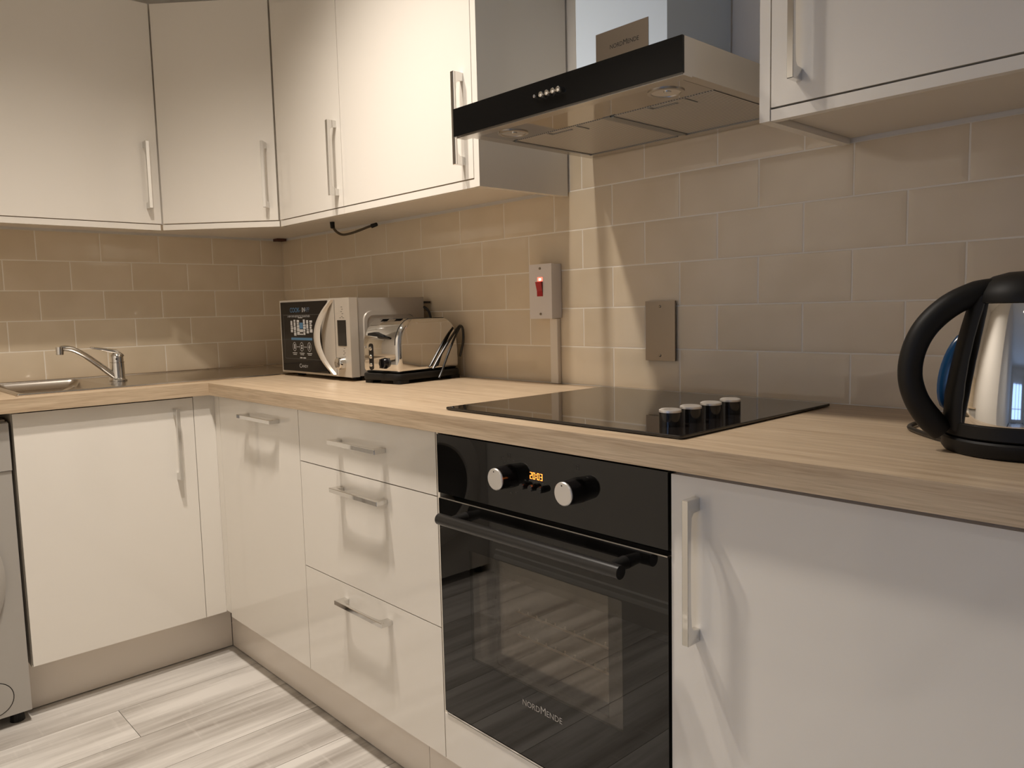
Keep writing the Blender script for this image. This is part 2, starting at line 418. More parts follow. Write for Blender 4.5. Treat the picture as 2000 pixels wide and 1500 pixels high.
# corner base cabinet: left-facing filler, corner post, door with horizontal handle
t = thing('base_cabinet', 'cream gloss corner base cabinet with a horizontal handle near the top of its door', 'cabinet', (.92, -.3, .15))
carcass(t, .668, 1.187)
pbox('corner_filler', (XD-DT, XD, -.6455, YD, .158, ZT-TT-.001), M['gloss'], t, .001)
pbox('corner_post', (XD+.0005, .6665, YD, YD+DT, .163, ZT-TT-.001), M['gloss'], t, .001)
d = front('door', t, .667, 1.188, BZ0, BZ1)
handle(d, (.972, YD, .826), (1, 0, 0), (0, -1, 0), .212)
# drawer cabinet
t = thing('drawer_cabinet', 'cream gloss drawer cabinet with three drawers left of the oven', 'cabinet', (1.488, -.3, .15))
carcass(t, 1.190, 1.786)
for (z0, z1, hz) in ((.7305, BZ1, .806), (.4435, .7305, .687), (BZ0, .4435, .401)):
    d = front('drawer_front', t, 1.188, 1.788, z0, z1)
    handle(d, (1.494, YD, hz), (1, 0, 0), (0, -1, 0), .212)
# oven housing
t = thing('oven_housing', 'cream cabinet housing the black oven, blank panel and steel ledge below', 'cabinet', (2.083, -.3, .15))
bm = bmesh.new(); y0 = YD+DT+.002
box(bm, 1.7885, 1.7965, y0-.019, -.03, .15, ZT-TT-.001); box(bm, 2.3785, 2.3815, y0-.002, -.03, .15, ZT-TT-.001)
box(bm, 1.7965, 2.3785, y0, -.03, .238, .256); box(bm, 1.7965, 2.3785, -.036, -.03, .256, ZT-TT-.001)
put('carcass', bm, M['cream'], t)
pbox('blank_panel', (1.7895, 2.3790, YD, YD+DT, BZ0+.001, .255), M['gloss'], t, .001)
pbox('steel_ledge', (1.7965, 2.3770, YD+.0005, y0+.02, .2565, .2595), M['chrome'], t)
# right base cabinet
t = thing('base_cabinet', 'cream gloss base cabinet right of the oven with a tall vertical handle', 'cabinet', (2.68, -.3, .15))
carcass(t, 2.382, 2.979)
d = front('door', t, 2.380, 2.981, BZ0, .8645)
handle(d, (2.427, YD, .7235), (0, 0, 1), (0, -1, 0), .222)
# plinths
tag(pbox('plinth', (.527, .545, -1.129, -.5335, .003, .149), M['plinth'], None, .001), 'cream kickboard under the sink cabinet', 'plinth')
bm = bmesh.new(); box(bm, .5465, 1.66, -.532, -.514, .003, .149); bev(bm, .001, 1)
tag(put('plinth', bm, M['plinth']), 'long cream kickboard under the drawers and corner cabinet', 'plinth')
tag(pbox('plinth', (1.6615, 2.98, -.532, -.514, .003, .149), M['plinth'], None, .001), 'cream kickboard under the oven and right cabinet', 'plinth')

# ------------------------------------------------------------------ wall cabinets
WZB, WDB, WTOP = 1.414, 1.4355, 2.152; YWD = -.316
def wcarc(parent, x0, x1, y0=YWD+DT+.002):
    bm = bmesh.new(); tt = .018
    box(bm, x0, x0+tt, y0, -.008, 1.4345, WTOP); box(bm, x1-tt, x1, y0, -.008, 1.4345, WTOP)
    box(bm, x0+tt, x1-tt, y0, -.008, 1.4345, 1.4345+tt); box(bm, x0+tt, x1-tt, y0, -.008, WTOP-tt, WTOP); box(bm, x0+tt, x1-tt, -.012, -.008, 1.4345+tt, WTOP-tt)
    return put('carcass', bm, M['cream'], parent)
def wfront(parent, x0, x1):
    return pbox('door', (x0+.0013, x1-.0013, YWD, YWD+DT, WDB, WTOP), M['gloss'], parent, .0012)
# left wall unit
t = thing('wall_cabinet', 'cream gloss wall cabinet above the sink and tap', 'cabinet', (.15, -.9, 1.4345))
bm = bmesh.new(); xf = .316-DT-.002
box(bm, .008, xf, -1.195, -1.177, 1.4345, WTOP); box(bm, .008, xf, -.618, -.600, 1.4345, WTOP)
box(bm, .008, xf, -1.177, -.618, 1.4345, 1.4525); box(bm, .008, xf, -1.177, -.618, WTOP-.018, WTOP); box(bm, .008, .012, -1.177, -.618, 1.4525, WTOP-.018)
put('carcass', bm, M['cream'], t)
d = pbox('door', (.316-DT, .316, -1.195, -.5965, WDB, WTOP), M['gloss'], t, .0012)
handle(d, (.316, -.6365, 1.5925), (0, 0, 1), (1, 0, 0))
pbox('light_pelmet', (.316-DT, .3145, -1.195, -.600, WZB, 1.4325), M['gloss'], t, .0008)
# diagonal corner wall unit
A = Vector((.318, -.595)); B = Vector((.6165, -.318)); tv = (B-A).normalized(); nv = Vector((tv.y, -tv.x))
t = thing('wall_cabinet', 'cream gloss diagonal wall cabinet across the room corner', 'cabinet', (.2, -.2, 1.4345))
bm = bmesh.new()
ai = A-nv*.021; bi = B-nv*.021
prism(bm, [(.008, -.008), (.616, -.008), (.616, bi.y+.0), (bi.x, bi.y), (ai.x, ai.y), (ai.x, -.5985), (.008, -.5985)], lambda u, v, q: (u, v, q), 1.4345, WTOP)
put('carcass', bm, M['cream'], t)
def dslab(a0, a1, o0, o1): return [tuple(A+tv*a0+nv*o0), tuple(A+tv*a1+nv*o0), tuple(A+tv*a1+nv*o1), tuple(A+tv*a0+nv*o1)]
LD = (B-A).length
bm = bmesh.new(); prism(bm, dslab(.003, LD-.003, -DT, 0), lambda u, v, q: (u, v, q), WDB, WTOP); bev(bm, .0012)
d = put('door', bm, M['gloss'], t)
pc = A+tv*.371; handle(d, (pc.x, pc.y, 1.583), (0, 0, 1), (nv.x, nv.y, 0), .215)
bm = bmesh.new(); prism(bm, dslab(.0, LD, -DT, -.0015), lambda u, v, q: (u, v, q), WZB, 1.4325); bev(bm, .0008, 1)
put('light_pelmet', bm, M['gloss'], t)
pbox('corner_hole_block', (.006, .045, -.045, -.006, 1.424, 1.434), M['brownhole'], t)  # added brown block stands in for the dark hole at the tile corner
# 400 wall unit
t = thing('wall_cabinet', 'narrow cream gloss wall cabinet above the microwave', 'cabinet', (.82, -.15, 1.4345))
wcarc(t, .6175, 1.0265)
d = wfront(t, .6180, 1.0270); handle(d, (.998, YWD, 1.578), (0, 0, 1), (0, -1, 0), .218)
pbox('light_pelmet', (.6195, 1.0265, YWD+.0015, YWD+DT, WZB, 1.4325), M['gloss'], t, .0008)
# 600 wall unit with end panel
t = thing('wall_cabinet', 'wide cream gloss wall cabinet left of the extractor hood', 'cabinet', (1.33, -.15, 1.4345))
wcarc(t, 1.0275, 1.6255)
d = wfront(t, 1.0270, 1.6265); handle(d, (1.590, YWD, 1.578), (0, 0, 1), (0, -1, 0), .218)
pbox('light_pelmet', (1.0275, 1.6262, YWD+.0015, YWD+DT, WZB, 1.4325), M['gloss'], t, .0008)
pbox('end_panel', (1.6272, 1.6462, YWD, -.008, WZB, WTOP), M['gloss'], t, .0008)
# right wall unit
t = thing('wall_cabinet', 'cream gloss wall cabinet right of the extractor hood above the kettle', 'cabinet', (2.69, -.15, 1.4345))
wcarc(t, 2.396, 2.995)
d = wfront(t, 2.3955, 2.996); d.location.z = .009
d.scale.z = 1
handle(d, (2.4455, YWD, 1.576), (0, 0, 1), (0, -1, 0), .218)
pbox('light_pelmet', (2.3957, 2.995, YWD+.0015, YWD+DT, 1.423, 1.4415), M['gloss'], t, .0008)
pbox('end_panel', (2.3755, 2.3945, YWD, -.008, 1.423, WTOP), M['gloss'], t, .0008)

# ------------------------------------------------------------------ oven
YO = -.584
t = thing('oven', 'black glass built-in electric oven with two knobs and amber clock', 'oven', (2.087, -.3, .26))
OX0, OX1 = 1.7975, 2.3775
pbox('control_panel', (OX0, OX1, YO, YO+.02, .7425, .8655), M['blackgl'], t, .0012)
cp = t.children[-1]
# housing body (open cavity)
bm = bmesh.new(); y0, y1 = YO+.040, -.06
box(bm, 1.800, 1.86, y0, y1, .262, .8665); box(bm, 2.315, 2.375, y0, y1, .262, .8665)
box(bm, 1.86, 2.315, y0, y1, .262, .34); box(bm, 1.86, 2.315, y0, y1, .68, .8665); box(bm, 1.86, 2.315, y1-.02, y1, .34, .68)
put('oven_cavity', bm, M['enamel'], t)
# door: clear outer pane, black printed surround behind it, inner pane
WX = (1.893, 2.285, .409, .637)
bm = bmesh.new()
box(bm, OX0, WX[0], YO+.0005, YO+.012, .2650, .7300); box(bm, WX[1], OX1, YO+.0005, YO+.012, .2650, .7300)
box(bm, WX[0], WX[1], YO+.0005, YO+.012, .2650, WX[2]); box(bm, WX[0], WX[1], YO+.0005, YO+.012, WX[3], .7300)
box(bm, OX0+.004, 1.93, YO+.0125, YO+.038, .268, .728); box(bm, 2.245, OX1-.004, YO+.0125, YO+.038, .268, .728)
box(bm, 1.93, 2.245, YO+.0125, YO+.038, .268, .40); box(bm, 1.93, 2.245, YO+.0125, YO+.038, .645, .728)
dr = put('door', bm, M['blackgl'], t)
pbox('window_glass', (WX[0]+.0002, WX[1]-.0002, YO+.0005, YO+.004, WX[2]+.0002, WX[3]-.0002), M['ovenglass'], dr)
pbox('inner_glass', (1.9305, 2.2445, YO+.030, YO+.034, .4005, .6445), M['coatglass'], dr)
pbox('top_trim', (OX0+.002, OX1-.002, YO+.001, YO+.02, .7303, .7325), M['steel'], dr)
# handle
bm = bmesh.new(); zc = .704
tube(bm, [(1.853, YO-.042, zc), (2.318, YO-.042, zc)], .0115, 20, 1)
hd = put('handle', bm, M['blackpl'], dr, smooth=True)
for hx in (1.885, 2.292):
    bm = bmesh.new(); cyl(bm, (hx, YO-.036, zc), (hx, YO+.0005, zc), .009, .0115, 18); put('handle_bracket', bm, M['blackpl'], dr, smooth=True)
# knobs
for kx in (2.019, 2.191):
    bm = bmesh.new(); cyl(bm, (kx, YO-.0005, .808), (kx, YO-.034, .808), .0225, .0205, 40)
    kn = put('knob', bm, M['blackgloss'], cp, smooth=True)
    bm = bmesh.new(); cyl(bm, (kx, YO-.034, .808), (kx, YO-.0375, .808), .0205, .0205, 40, .0015); cyl(bm, (kx-.002, YO-.0374, .822), (kx-.002, YO-.0378, .822), .0013, .0013, 10)
    me = put('knob_cap', bm, [M['capsteel'], M['dark']], cp, smooth=True)
    for p in me.data.polygons:
        if p.center.z > .8199-.26 and abs(p.center.x+2.087-kx+.002) < .0014 and p.center.y+t.location.y < YO-.0373: p.material_index = 1
for bx in (2.063, 2.0855, 2.109):
    bm = bmesh.new(); cyl(bm, (bx, YO, .797), (bx, YO-.013, .797), .0066, .006, 18, .001); put('push_button', bm, M['blackgloss'], cp, smooth=True)
# clock digits 20:03 (seven segments)
SEG = {'2': 'abged', '0': 'abcdef', '3': 'abgcd'}
def seg_digit(bm, ch, x, z, w_, h_, s):
    y = YO-.0006; tt = s
    S = {'a': (0, h_-tt, w_, h_), 'g': (0, h_/2-tt/2, w_, h_/2+tt/2), 'd': (0, 0, w_, tt), 'f': (0, h_/2, tt, h_), 'b': (w_-tt, h_/2, w_, h_), 'e': (0, 0, tt, h_/2), 'c': (w_-tt, 0, w_, h_/2)}
    for q in SEG[ch]:
        a, b_, c_, d_ = S[q]; box(bm, x+a+.0002, x+c_-.0002, y, y+.0004, z+b_+.0002, z+d_-.0002)
bm = bmesh.new()
for i, ch in enumerate('2003'):
    seg_digit(bm, ch, 2.0745+i*.0078+(.0030 if i > 1 else 0), .8115, .0056, .0125, .0012)
for zz in (.815, .820): box(bm, 2.0900, 2.0912, YO-.0006, YO-.0002, zz, zz+.0012)
tag(put('clock_digits', bm, M['amber'], cp), 'amber digits 20:03')
# small printed symbols
bm = bmesh.new()
def frame_rect(bm, x0, x1, z0, z1, y, e=.0005):
    box(bm, x0, x1, y, y+.0003, z0, z0+e); box(bm, x0, x1, y, y+.0003, z1-e, z1); box(bm, x0, x0+e, y, y+.0003, z0, z1); box(bm, x1-e, x1, y, y+.0003, z0, z1)
for x, z in ((2.015, .842), (2.188, .843)): frame_rect(bm, x, x+.007, z, z+.009, YO-.0004); box(bm, x+.002, x+.005, YO-.0004, YO-.0001, z+.004, z+.005)
for x, z in ((2.001, .840), (2.006, .834), (2.03, .838), (2.212, .833), (2.02, .776), (2.034, .779), (2.20, .776), (2.06, .806), (2.083, .806), (2.106, .806)): box(bm, x, x+.004, YO-.0004, YO-.0001, z, z+.0015)
tag(put('panel_symbols', bm, M['greyprint'], cp), kind='stuff')
# logo on door
def small_caps(bm, parts, x, z, y, s=1.0):
    for txt, size in parts:
        x += text_bm(bm, txt, size, lambda u, v, q: (x+u, y, z+v), sx=s)+size*.06
bm = bmesh.new(); small_caps(bm, [('NORD', .0165), ('M', .021), ('ENDE', .0165)], 2.040, .3685, YO-.0001, .98)
tag(put('logo_lettering', bm, M['logoprint'], dr), 'grey NORDMENDE lettering')
# oven rack rails inside
for zr_ in (.527, .480):
    bm = bmesh.new(); tube(bm, [(1.991, -.546, zr_), (2.252, -.546, zr_-.003)], .0021, 8, 1)
    for i in range(11): cyl(bm, (1.996+i*.0245, -.546, zr_), (1.996+i*.0245, -.546, zr_+.006), .0016, .0016, 6)
    put('rack_rail', bm, M['railwire'], t, smooth=True)

# ------------------------------------------------------------------ hob
t = thing('hob', 'black glass ceramic hob with four steel-topped knobs', 'hob', (2.088, -.3, ZT))
bm = bmesh.new(); prism(bm, rrect(.590, .508, .006, 4, 2.0885, -.302), lambda u, v, q: (u, v, q), ZT+.0015, ZT+.0065); bev(bm, .001, 2, 50)
put('glass_plate', bm, M['hobgl'], t)
pbox('hob_seal', (1.800, 2.377, -.549, -.055, ZT+.0001, ZT+.0014), M['dark'], t)
for ky in (-.481, -.421, -.3585, -.295):
    bm = bmesh.new(); cyl(bm, (2.309, ky, ZT+.0066), (2.309, ky, ZT+.030), .0185, .0185, 40); kn = put('knob', bm, M['blackgloss'], t, smooth=True)
    bm = bmesh.new(); lathe(bm, [(.0187, ZT+.0301), (.0187, ZT+.0335), (.016, ZT+.0352), (.008, ZT+.0360), (.001, ZT+.0362)], (2.309, ky, 0), 40)
    put('knob_cap', bm, M['capsteel'], kn, smooth=True)

# ------------------------------------------------------------------ extractor hood
t = thing('extractor_hood', 'chimney extractor hood with black glass front above the hob', 'hood', (2.012, -.2, 1.497))
HX0, HX1, HZ0, HZ1, HY = 1.730, 2.307, 1.500, 1.560, -.4392
bm = bmesh.new()
box(bm, HX0, HX0+.004, HY, -.009, HZ0, HZ1); box(bm, HX1-.004, HX1, HY, -.009, HZ0, HZ1); box(bm, HX0+.004, HX1-.004, HY, HY+.004, HZ0, HZ1)
box(bm, HX0+.004, HX1-.004, HY+.004, -.009, HZ1-.004, HZ1); box(bm, HX0+.004, HX1-.004, -.013, -.009, HZ0, HZ1-.004)
box(bm, HX0, HX0+.030, HY, -.009, HZ0-.0012, HZ0); box(bm, HX1-.022, HX1, HY, -.009, HZ0-.0012, HZ0)
box(bm, HX0+.03, HX1-.022, -.05, -.009, HZ0-.0012, HZ0)
put('canopy_body', bm, M['steel'], t)
pbox('front_glass', (1.7135, 2.3105, -.446, -.440, 1.4985, 1.5580), M['hoodgl'], t, .0008)
fg = t.children[-1]
pbox('front_lip', (1.716, 2.308, -.4395, -.414, 1.4960, 1.4985), M['steel'], t)
pbox('lamp_panel', (HX0+.0302, HX1-.0222, -.4138, -.315, 1.4985, 1.5015), M['steeld'], t)
for lx in (1.822, 2.222):
    bm = bmesh.new()
    lathe(bm, [(.033, 1.4984), (.033, 1.4965), (.029, 1.4955), (.0265, 1.4962), (.0265, 1.4984)], (lx, -.368, 0), 36, False, False)
    lp = put('lamp_ring', bm, M['steel'], t, smooth=True)
    bm = bmesh.new(); lathe(bm, [(.0262, 1.4972), (.018, 1.4978), (.008, 1.4982), (.002, 1.4983)], (lx, -.368, 0), 30, False, True)
    put('lamp_reflector', bm, M['bulb'], lp, smooth=True)
    bm = bmesh.new(); lathe(bm, [(.007, 1.4978), (.007, 1.4968), (.004, 1.4962), (.0005, 1.496)], (lx+.003, -.368, 0), 16)
    put('lamp_bulb', bm, M['chrome'], lp, smooth=True)
for fx0, fx1 in ((1.7655, 2.0275), (2.0475, 2.283)):
    f_ = pbox('grease_filter', (fx0+.008, fx1, -.311, -.058, 1.4975, 1.5020), M['meshmetal'], t)
    bm = bmesh.new(); box(bm, fx0, fx0+.0075, -.311, -.052, 1.4955, 1.502); box(bm, fx0, fx1, -.0575, -.052, 1.4955, 1.502)
    put('filter_frame', bm, M['rail'], f_)
    cx = (fx0+fx1)/2
    bm = bmesh.new()
    box(bm, cx-.03, cx+.03, -.298, -.292, 1.4962, 1.4974); box(bm, cx-.03, cx-.024, -.309, -.298, 1.4962, 1.4974); box(bm, cx+.055, cx+.058, -.309, -.270, 1.4962, 1.4974)
    put('filter_latch', bm, M['rail'], f_)
pbox('filter_divider', (2.0282, 2.0470, -.3135, -.0515, 1.4970, 1.5020), M['rail'], t)
for i, bx in enumerate((1.975, 1.992, 2.008, 2.024, 2.038)):
    bm = bmesh.new(); r_ = .0062 if 0 < i else .0038
    lathe(bm, [(r_, 0), (r_, .006), (r_*.8, .009), (r_*.3, .0105)], n=20)
    bmesh.ops.rotate(bm, verts=bm.verts[:], cent=(0, 0, 0), matrix=Matrix.Rotation(R(90), 3, 'X')); bmesh.ops.translate(bm, verts=bm.verts[:], vec=(bx, -.4462, 1.5295))
    put('push_button', bm, M['chrome'], fg, smooth=True)
ch = pbox('chimney', (1.893, 2.133, -.240, -.009, HZ1+.0005, CEIL-.002), M['film'], t, .001)
pl = pbox('logo_plate', (1.950, 2.088, -.2408, -.2401, 1.585, 1.6955), M['bronze'], t)
bm = bmesh.new(); small_caps(bm, [('NORD', .0125), ('M', .0155), ('ENDE', .0125)], 1.988, 1.6570, -.2411, .95)
tag(put('logo_lettering', bm, M['dark'], pl), 'black NORDMENDE lettering')

# ------------------------------------------------------------------ cooker switch, trunking, blank plate
t = thing('cooker_switch', 'white cooker isolator switch box with red rocker and lit neon', 'switch', (1.578, -.004, 1.09))
SBX0, SBX1 = 1.5290, 1.6145
pbox('back_box', (SBX0+.002, SBX1-.001, -.034, -.0048, 1.0925, 1.2385), M['white'], t, .002)
fp = pbox('face_plate', (SBX0, SBX1, -.044, -.0345, 1.0915, 1.2395), M['white'], t, .0025)
pbox('neon_window', (1.5625, 1.5805, -.0452, -.0441, 1.1935, 1.2035), M['neon'], fp, .0006)
pbox('neon_bulb', (1.5680, 1.5760, -.0458, -.0453, 1.1950, 1.2010), M['neoncore'], fp)
bm = bmesh.new(); prism(bm, [(-.044, 1.158), (-.0525, 1.1915), (-.0442, 1.1925)], lambda u, v, q: (q, u, v), 1.5605, 1.5810); put('rocker', bm, M['red'], fp)
pbox('rocker_lower', (1.5605, 1.5810, -.0462, -.0441, 1.1525, 1.1900), M['red'], fp, .0008)
for zz in (1.2275, 1.1045):
    bm = bmesh.new(); cyl(bm, (1.5715, -.0441, zz), (1.5715, -.0462, zz), .0036, .003, 14); put('screw', bm, M['screw'], fp, smooth=True)
t = thing('cable_trunking', 'cream mini trunking running down from the cooker switch to the worktop', 'trunking', (1.592, -.004, ZT))
bm = bmesh.new(); prism(bm, [(1.5785, -.0048), (1.5785, -.0155), (1.5800, -.0170), (1.6055, -.0170), (1.6070, -.0155), (1.6070, -.0048)], lambda u, v, q: (u, v, q), ZT+.001, 1.0905)
put('lid', bm, M['cream'], t)
t = thing('blank_plate', 'brushed nickel blanking plate with two screws on the tiles behind the hob', 'plate', (1.945, -.004, .986))
fp = pbox('plate', (1.9010, 1.9875, -.0115, -.0075, .9865, 1.1305), M['bronze'], t, .0012)
pbox('backing', (1.9030, 1.9855, -.0074, -.0048, .9885, 1.1285), M['blackpl'], t)
for zz in (1.1175, .9995):
    bm = bmesh.new(); lathe(bm, [(.0034, 0), (.0034, .0008), (.002, .0018), (.0004, .002)], n=14)
    bmesh.ops.rotate(bm, verts=bm.verts[:], cent=(0, 0, 0), matrix=Matrix.Rotation(R(90), 3, 'X')); bmesh.ops.translate(bm, verts=bm.verts[:], vec=(1.9440, -.0115, zz))
    put('screw', bm, M['screw'], fp, smooth=True)

# ------------------------------------------------------------------ sink and tap
t = thing('sink', 'inset stainless steel sink unit with long drainer along the tiles', 'sink', (.32, -.62, ZT))
KX0, KX1, KY0, KY1 = .060, .588, -1.108, -.135
zs = ZT+.003
inner = rrect(SX1-SX0-.006, SY1-SY0-.006, .03, 6, (SX0+SX1)/2, (SY0+SY1)/2)
bm = bmesh.new()
o_ = []
cxs, cys = (SX0+SX1)/2, (SY0+SY1)/2
ox0, ox1, oy0, oy1 = KX0+.008, KX1-.008, KY0+.008, SY1+.02
for (x, y) in inner:
    dx, dy = x-cxs, y-cys
    s = min(((ox1 if dx > 0 else ox0)-cxs)/dx if abs(dx) > 1e-6 else 1e9, ((oy1 if dy > 0 else oy0)-cys)/dy if abs(dy) > 1e-6 else 1e9)
    o_.append((cxs+dx*s, cys+dy*s))
loft(bm, [[(x, y, zs) for x, y in o_], [(x, y, zs) for x, y in inner], [(cxs+(x-cxs)*.99, cys+(y-cys)*.98, zs-.006) for x, y in inner], [(cxs+(x-cxs)*.90, cys+(y-cys)*.88, ZT-.020) for x, y in inner], [(cxs+(x-cxs)*.5, cys+(y-cys)*.45, ZT-.026) for x, y in inner]], False, True)
# corner patches of the flat rim
for cxx, cyy in ((ox0, oy0), (ox1, oy0), (ox0, oy1), (ox1, oy1)):
    near = sorted(o_, key=lambda p: (p[0]-cxx)**2+(p[1]-cyy)**2)[:6]
    a = min((p for p in near if abs(p[0]-cxx) < 1e-6), key=lambda p: abs(p[1]-cyy), default=None)
    b_ = min((p for p in near if abs(p[1]-cyy) < 1e-6), key=lambda p: abs(p[0]-cxx), default=None)
    if a and b_ and a != b_: bm.faces.new([bm.verts.new((cxx, cyy, zs)), bm.verts.new((*a, zs)), bm.verts.new((*b_, zs))])
put('bowl', bm, M['sinksteel'], t, smooth=True)
bm = bmesh.new()
tp = [(KX0+.006, KY0+.006), (KX1-.006, KY0+.006), (KX1-.006, KY1-.006), (KX0+.006, KY1-.006)]
for i in range(4):
    a, b_ = tp[i], tp[(i+1) % 4]; tube(bm, [(*a, zs-.0005), (*b_, zs-.0005)], .0042, 10, 1)
for a in tp: bmesh.ops.create_uvsphere(bm, u_segments=10, v_segments=6, radius=.0042, matrix=Matrix.Translation((*a, zs-.0005)))
put('rim', bm, M['sinksteel'], t, smooth=True)
bm = bmesh.new()
n = 24; ys = [oy1+(KY1-.008-oy1)*i/n for i in range(n+1)]
rows = []
xsn = 61
for i in range(n+1):
    row = []
    for j in range(xsn):
        x = ox0+(ox1-ox0)*j/(xsn-1); zz = zs-.0002
        f = min(max((ys[i]+.66)/.06, 0), 1)*min(max((-.17-ys[i])/.04, 0), 1)*(1 if .12 < x < .53 else 0)
        zz -= f*(.0012+.0010*math.cos((x-.12)/.41*math.pi*2*8))
        row.append(bm.verts.new((x, ys[i], zz)))
    rows.append(row)
for i in range(n):
    for j in range(xsn-1): bm.faces.new((rows[i][j], rows[i][j+1], rows[i+1][j+1], rows[i+1][j]))
put('drainer', bm, M['sinksteel'], t, smooth=True)
bm = bmesh.new(); lathe(bm, [(.035, 0), (.035, .002), (.028, .003), (.02, .001), (.002, .0005)], (cxs, cys, ZT-.0258), 24); put('plug_waste', bm, M['chrome'], t, smooth=True)

t = thing('tap', 'chrome single-lever mixer tap with angled spout over the sink', 'tap', (.330, -.772, zs+.0005))
tx, ty, tz = .330, -.772, zs+.0005
bm = bmesh.new(); lathe(bm, [(.027, 0), (.027, .004), (.0225, .008), (.021, .012), (.0205, .055), (.0195, .060), (.0195, .078), (.0185, .085), (.012, .092), (.002, .094)], (tx, ty, tz), 36)
bd = put('body', bm, M['chrome'], t, smooth=True)
bm = bmesh.new(); lathe(bm, [(.0212, .060), (.0212, .0625)], (tx, ty, tz), 36, False, False); put('collar', bm, M['steeld'], bd, smooth=True)
bm = bmesh.new()
tube(bm, [(tx+.004, ty-.012, tz+.016), (tx+.008, ty-.050, tz+.050), (tx+.012, ty-.095, tz+.088), (tx+.016, ty-.130, tz+.110), (tx+.018, ty-.152, tz+.1155), (tx+.019, ty-.166, tz+.1145)], [.0105, .0095, .009, .009, .009, .009], 14, 6)
sp = put('spout', bm, M['chrome'], t, smooth=True)
bm = bmesh.new(); cyl(bm, (tx+.019, ty-.168, tz+.120), (tx+.019, ty-.169, tz+.096), .0115, .0115, 20, .001); put('aerator', bm, M['chrome'], sp, smooth=True)
bm = bmesh.new()
lv = [(ty+.018, .084, .016, .004), (ty+.0, .097, .018, .006), (ty-.02, .101, .015, .006), (ty-.045, .107, .012, .0045), (ty-.070, .112, .0095, .0032), (ty-.078, .1135, .006, .002)]
loft(bm, [[(tx-a, y, tz+z-h_), (tx+a, y, tz+z-h_), (tx+a, y, tz+z+h_*.4), (tx, y, tz+z+h_), (tx-a, y, tz+z+h_*.4)] for y, z, a, h_ in lv])
bev(bm, .001, 1)
lvr = put('lever', bm, M['chrome'], t, smooth=True, ang=50)
bm = bmesh.new(); cyl(bm, (tx+.0165, ty-.006, tz+.073), (tx+.0205, ty-.0075, tz+.073), .003, .003, 10); put('index_dot', bm, M['dark'], bd)

# ------------------------------------------------------------------ microwave
t = thing('microwave', 'silver microwave with black door and recipe-app sticker in the corner', 'microwave', (.805, -.175, ZT))
mx0, mx1, my0, my1, mz0, mz1 = .580, 1.030, -.315, -.036, .9245, 1.1665
bm = bmesh.new(); box(bm, mx0+.004, mx1-.003, my0+.030, my1, mz0+.002, mz1-.001); bev(bm, .008, 3)
cs = put('case', bm, M['silverb'], t, smooth=True)
# embossed rounded frame on the right side
bm = bmesh.new(); pr_ = rrect(.205, .17, .03, 6, -.165, 1.040)
pin = rrect(.178, .143, .022, 6, -.165, 1.040)
loft(bm, [[(mx1-.0032, y, z) for y, z in pr_], [(mx1+.0008, y+(.165+y)*-.03, z) for y, z in pr_], [(mx1+.0008, y, z) for y, z in pin], [(mx1-.0028, y*.98+.02*-.165, z) for y, z in pin]], False, True)
put('side_embossing', bm, M['silverb'], cs, smooth=True)
bm = bmesh.new()
box(bm, mx0, mx1, my0, my0+.028, mz0, mz1); bev(bm, .005, 3)
fr_ = put('front_frame', bm, M['silver'], t, smooth=True)
# dark door glass with arched right edge
def arc_x(z, off=0):
    u = (z-(mz0+mz1)/2)/((mz1-mz0)/2); return .866+.055*u*u+off
zsn = [mz0+.006+(mz1-mz0-.012)*i/14 for i in range(15)]
poly = [(mx0+.012, zsn[-1]), (mx0+.012, zsn[0])]+[(arc_x(z, -.012), z) for z in zsn]
bm = bmesh.new(); prism(bm, poly, lambda u, v, q: (u, q, v), my0-.004, my0-.0002); bev(bm, .0012, 1, 50)
dr = put('door_glass', bm, M['mwglass'], t)
# arched handle
bm = bmesh.new()
loops = []
for i in range(21):
    u = -1+2*i/20; z = (mz0+mz1)/2+u*.116; bow = 1-u*u
    x = .932-.062*bow; y = my0-.004-.024*bow; w_ = .008+.008*bow
    loops.append([(x-w_, y+.004, z), (x-w_*.4, y-.004, z), (x+w_*.4, y-.003, z), (x+w_, y+.006, z), (x+w_*.3, y+.010, z), (x-w_*.5, y+.010, z)])
loft(bm, loops); put('handle', bm, M['silver'], t, smooth=True, ang=50)
pbox('door_seam', (.9425, .9435, my0-.0006, my0-.0001, mz0+.005, mz1-.005), M['dark'], t)
pn = pbox('display', (.9590, 1.0075, my0-.0015, my0-.0001, 1.020, 1.0985), M['blackgloss'], t)
bm = bmesh.new()
lathe(bm, [(.0205, 0), (.0205, .004), (.0185, .018), (.0165, .020), (.001, .0205)], n=36)
bmesh.ops.rotate(bm, verts=bm.verts[:], cent=(0, 0, 0), matrix=Matrix.Rotation(R(90), 3, 'X')); bmesh.ops.translate(bm, verts=bm.verts[:], vec=(.980, my0, .967))
put('knob', bm, M['chrome'], t, smooth=True)
bm = bmesh.new()
for i, (x, z) in enumerate(((.986, 1.138), (.988, 1.131), (.983, 1.124), (.990, 1.118), (.986, 1.109), (.993, 1.105), (.976, 1.105), (.994, 1.012), (.990, 1.004), (.995, .998), (.989, .993), (.995, .986))):
    box(bm, x-.004, x+.004, my0-.0004, my0-.0001, z, z+.0014)
tag(put('panel_symbols', bm, M['greyprint'], t), kind='stuff')
yg = my0-.0043
bm = bmesh.new(); frame_rect(bm, .612, .855, .972, 1.118, yg, .0008); put('door_window_outline', bm, M['greyprint'], dr)
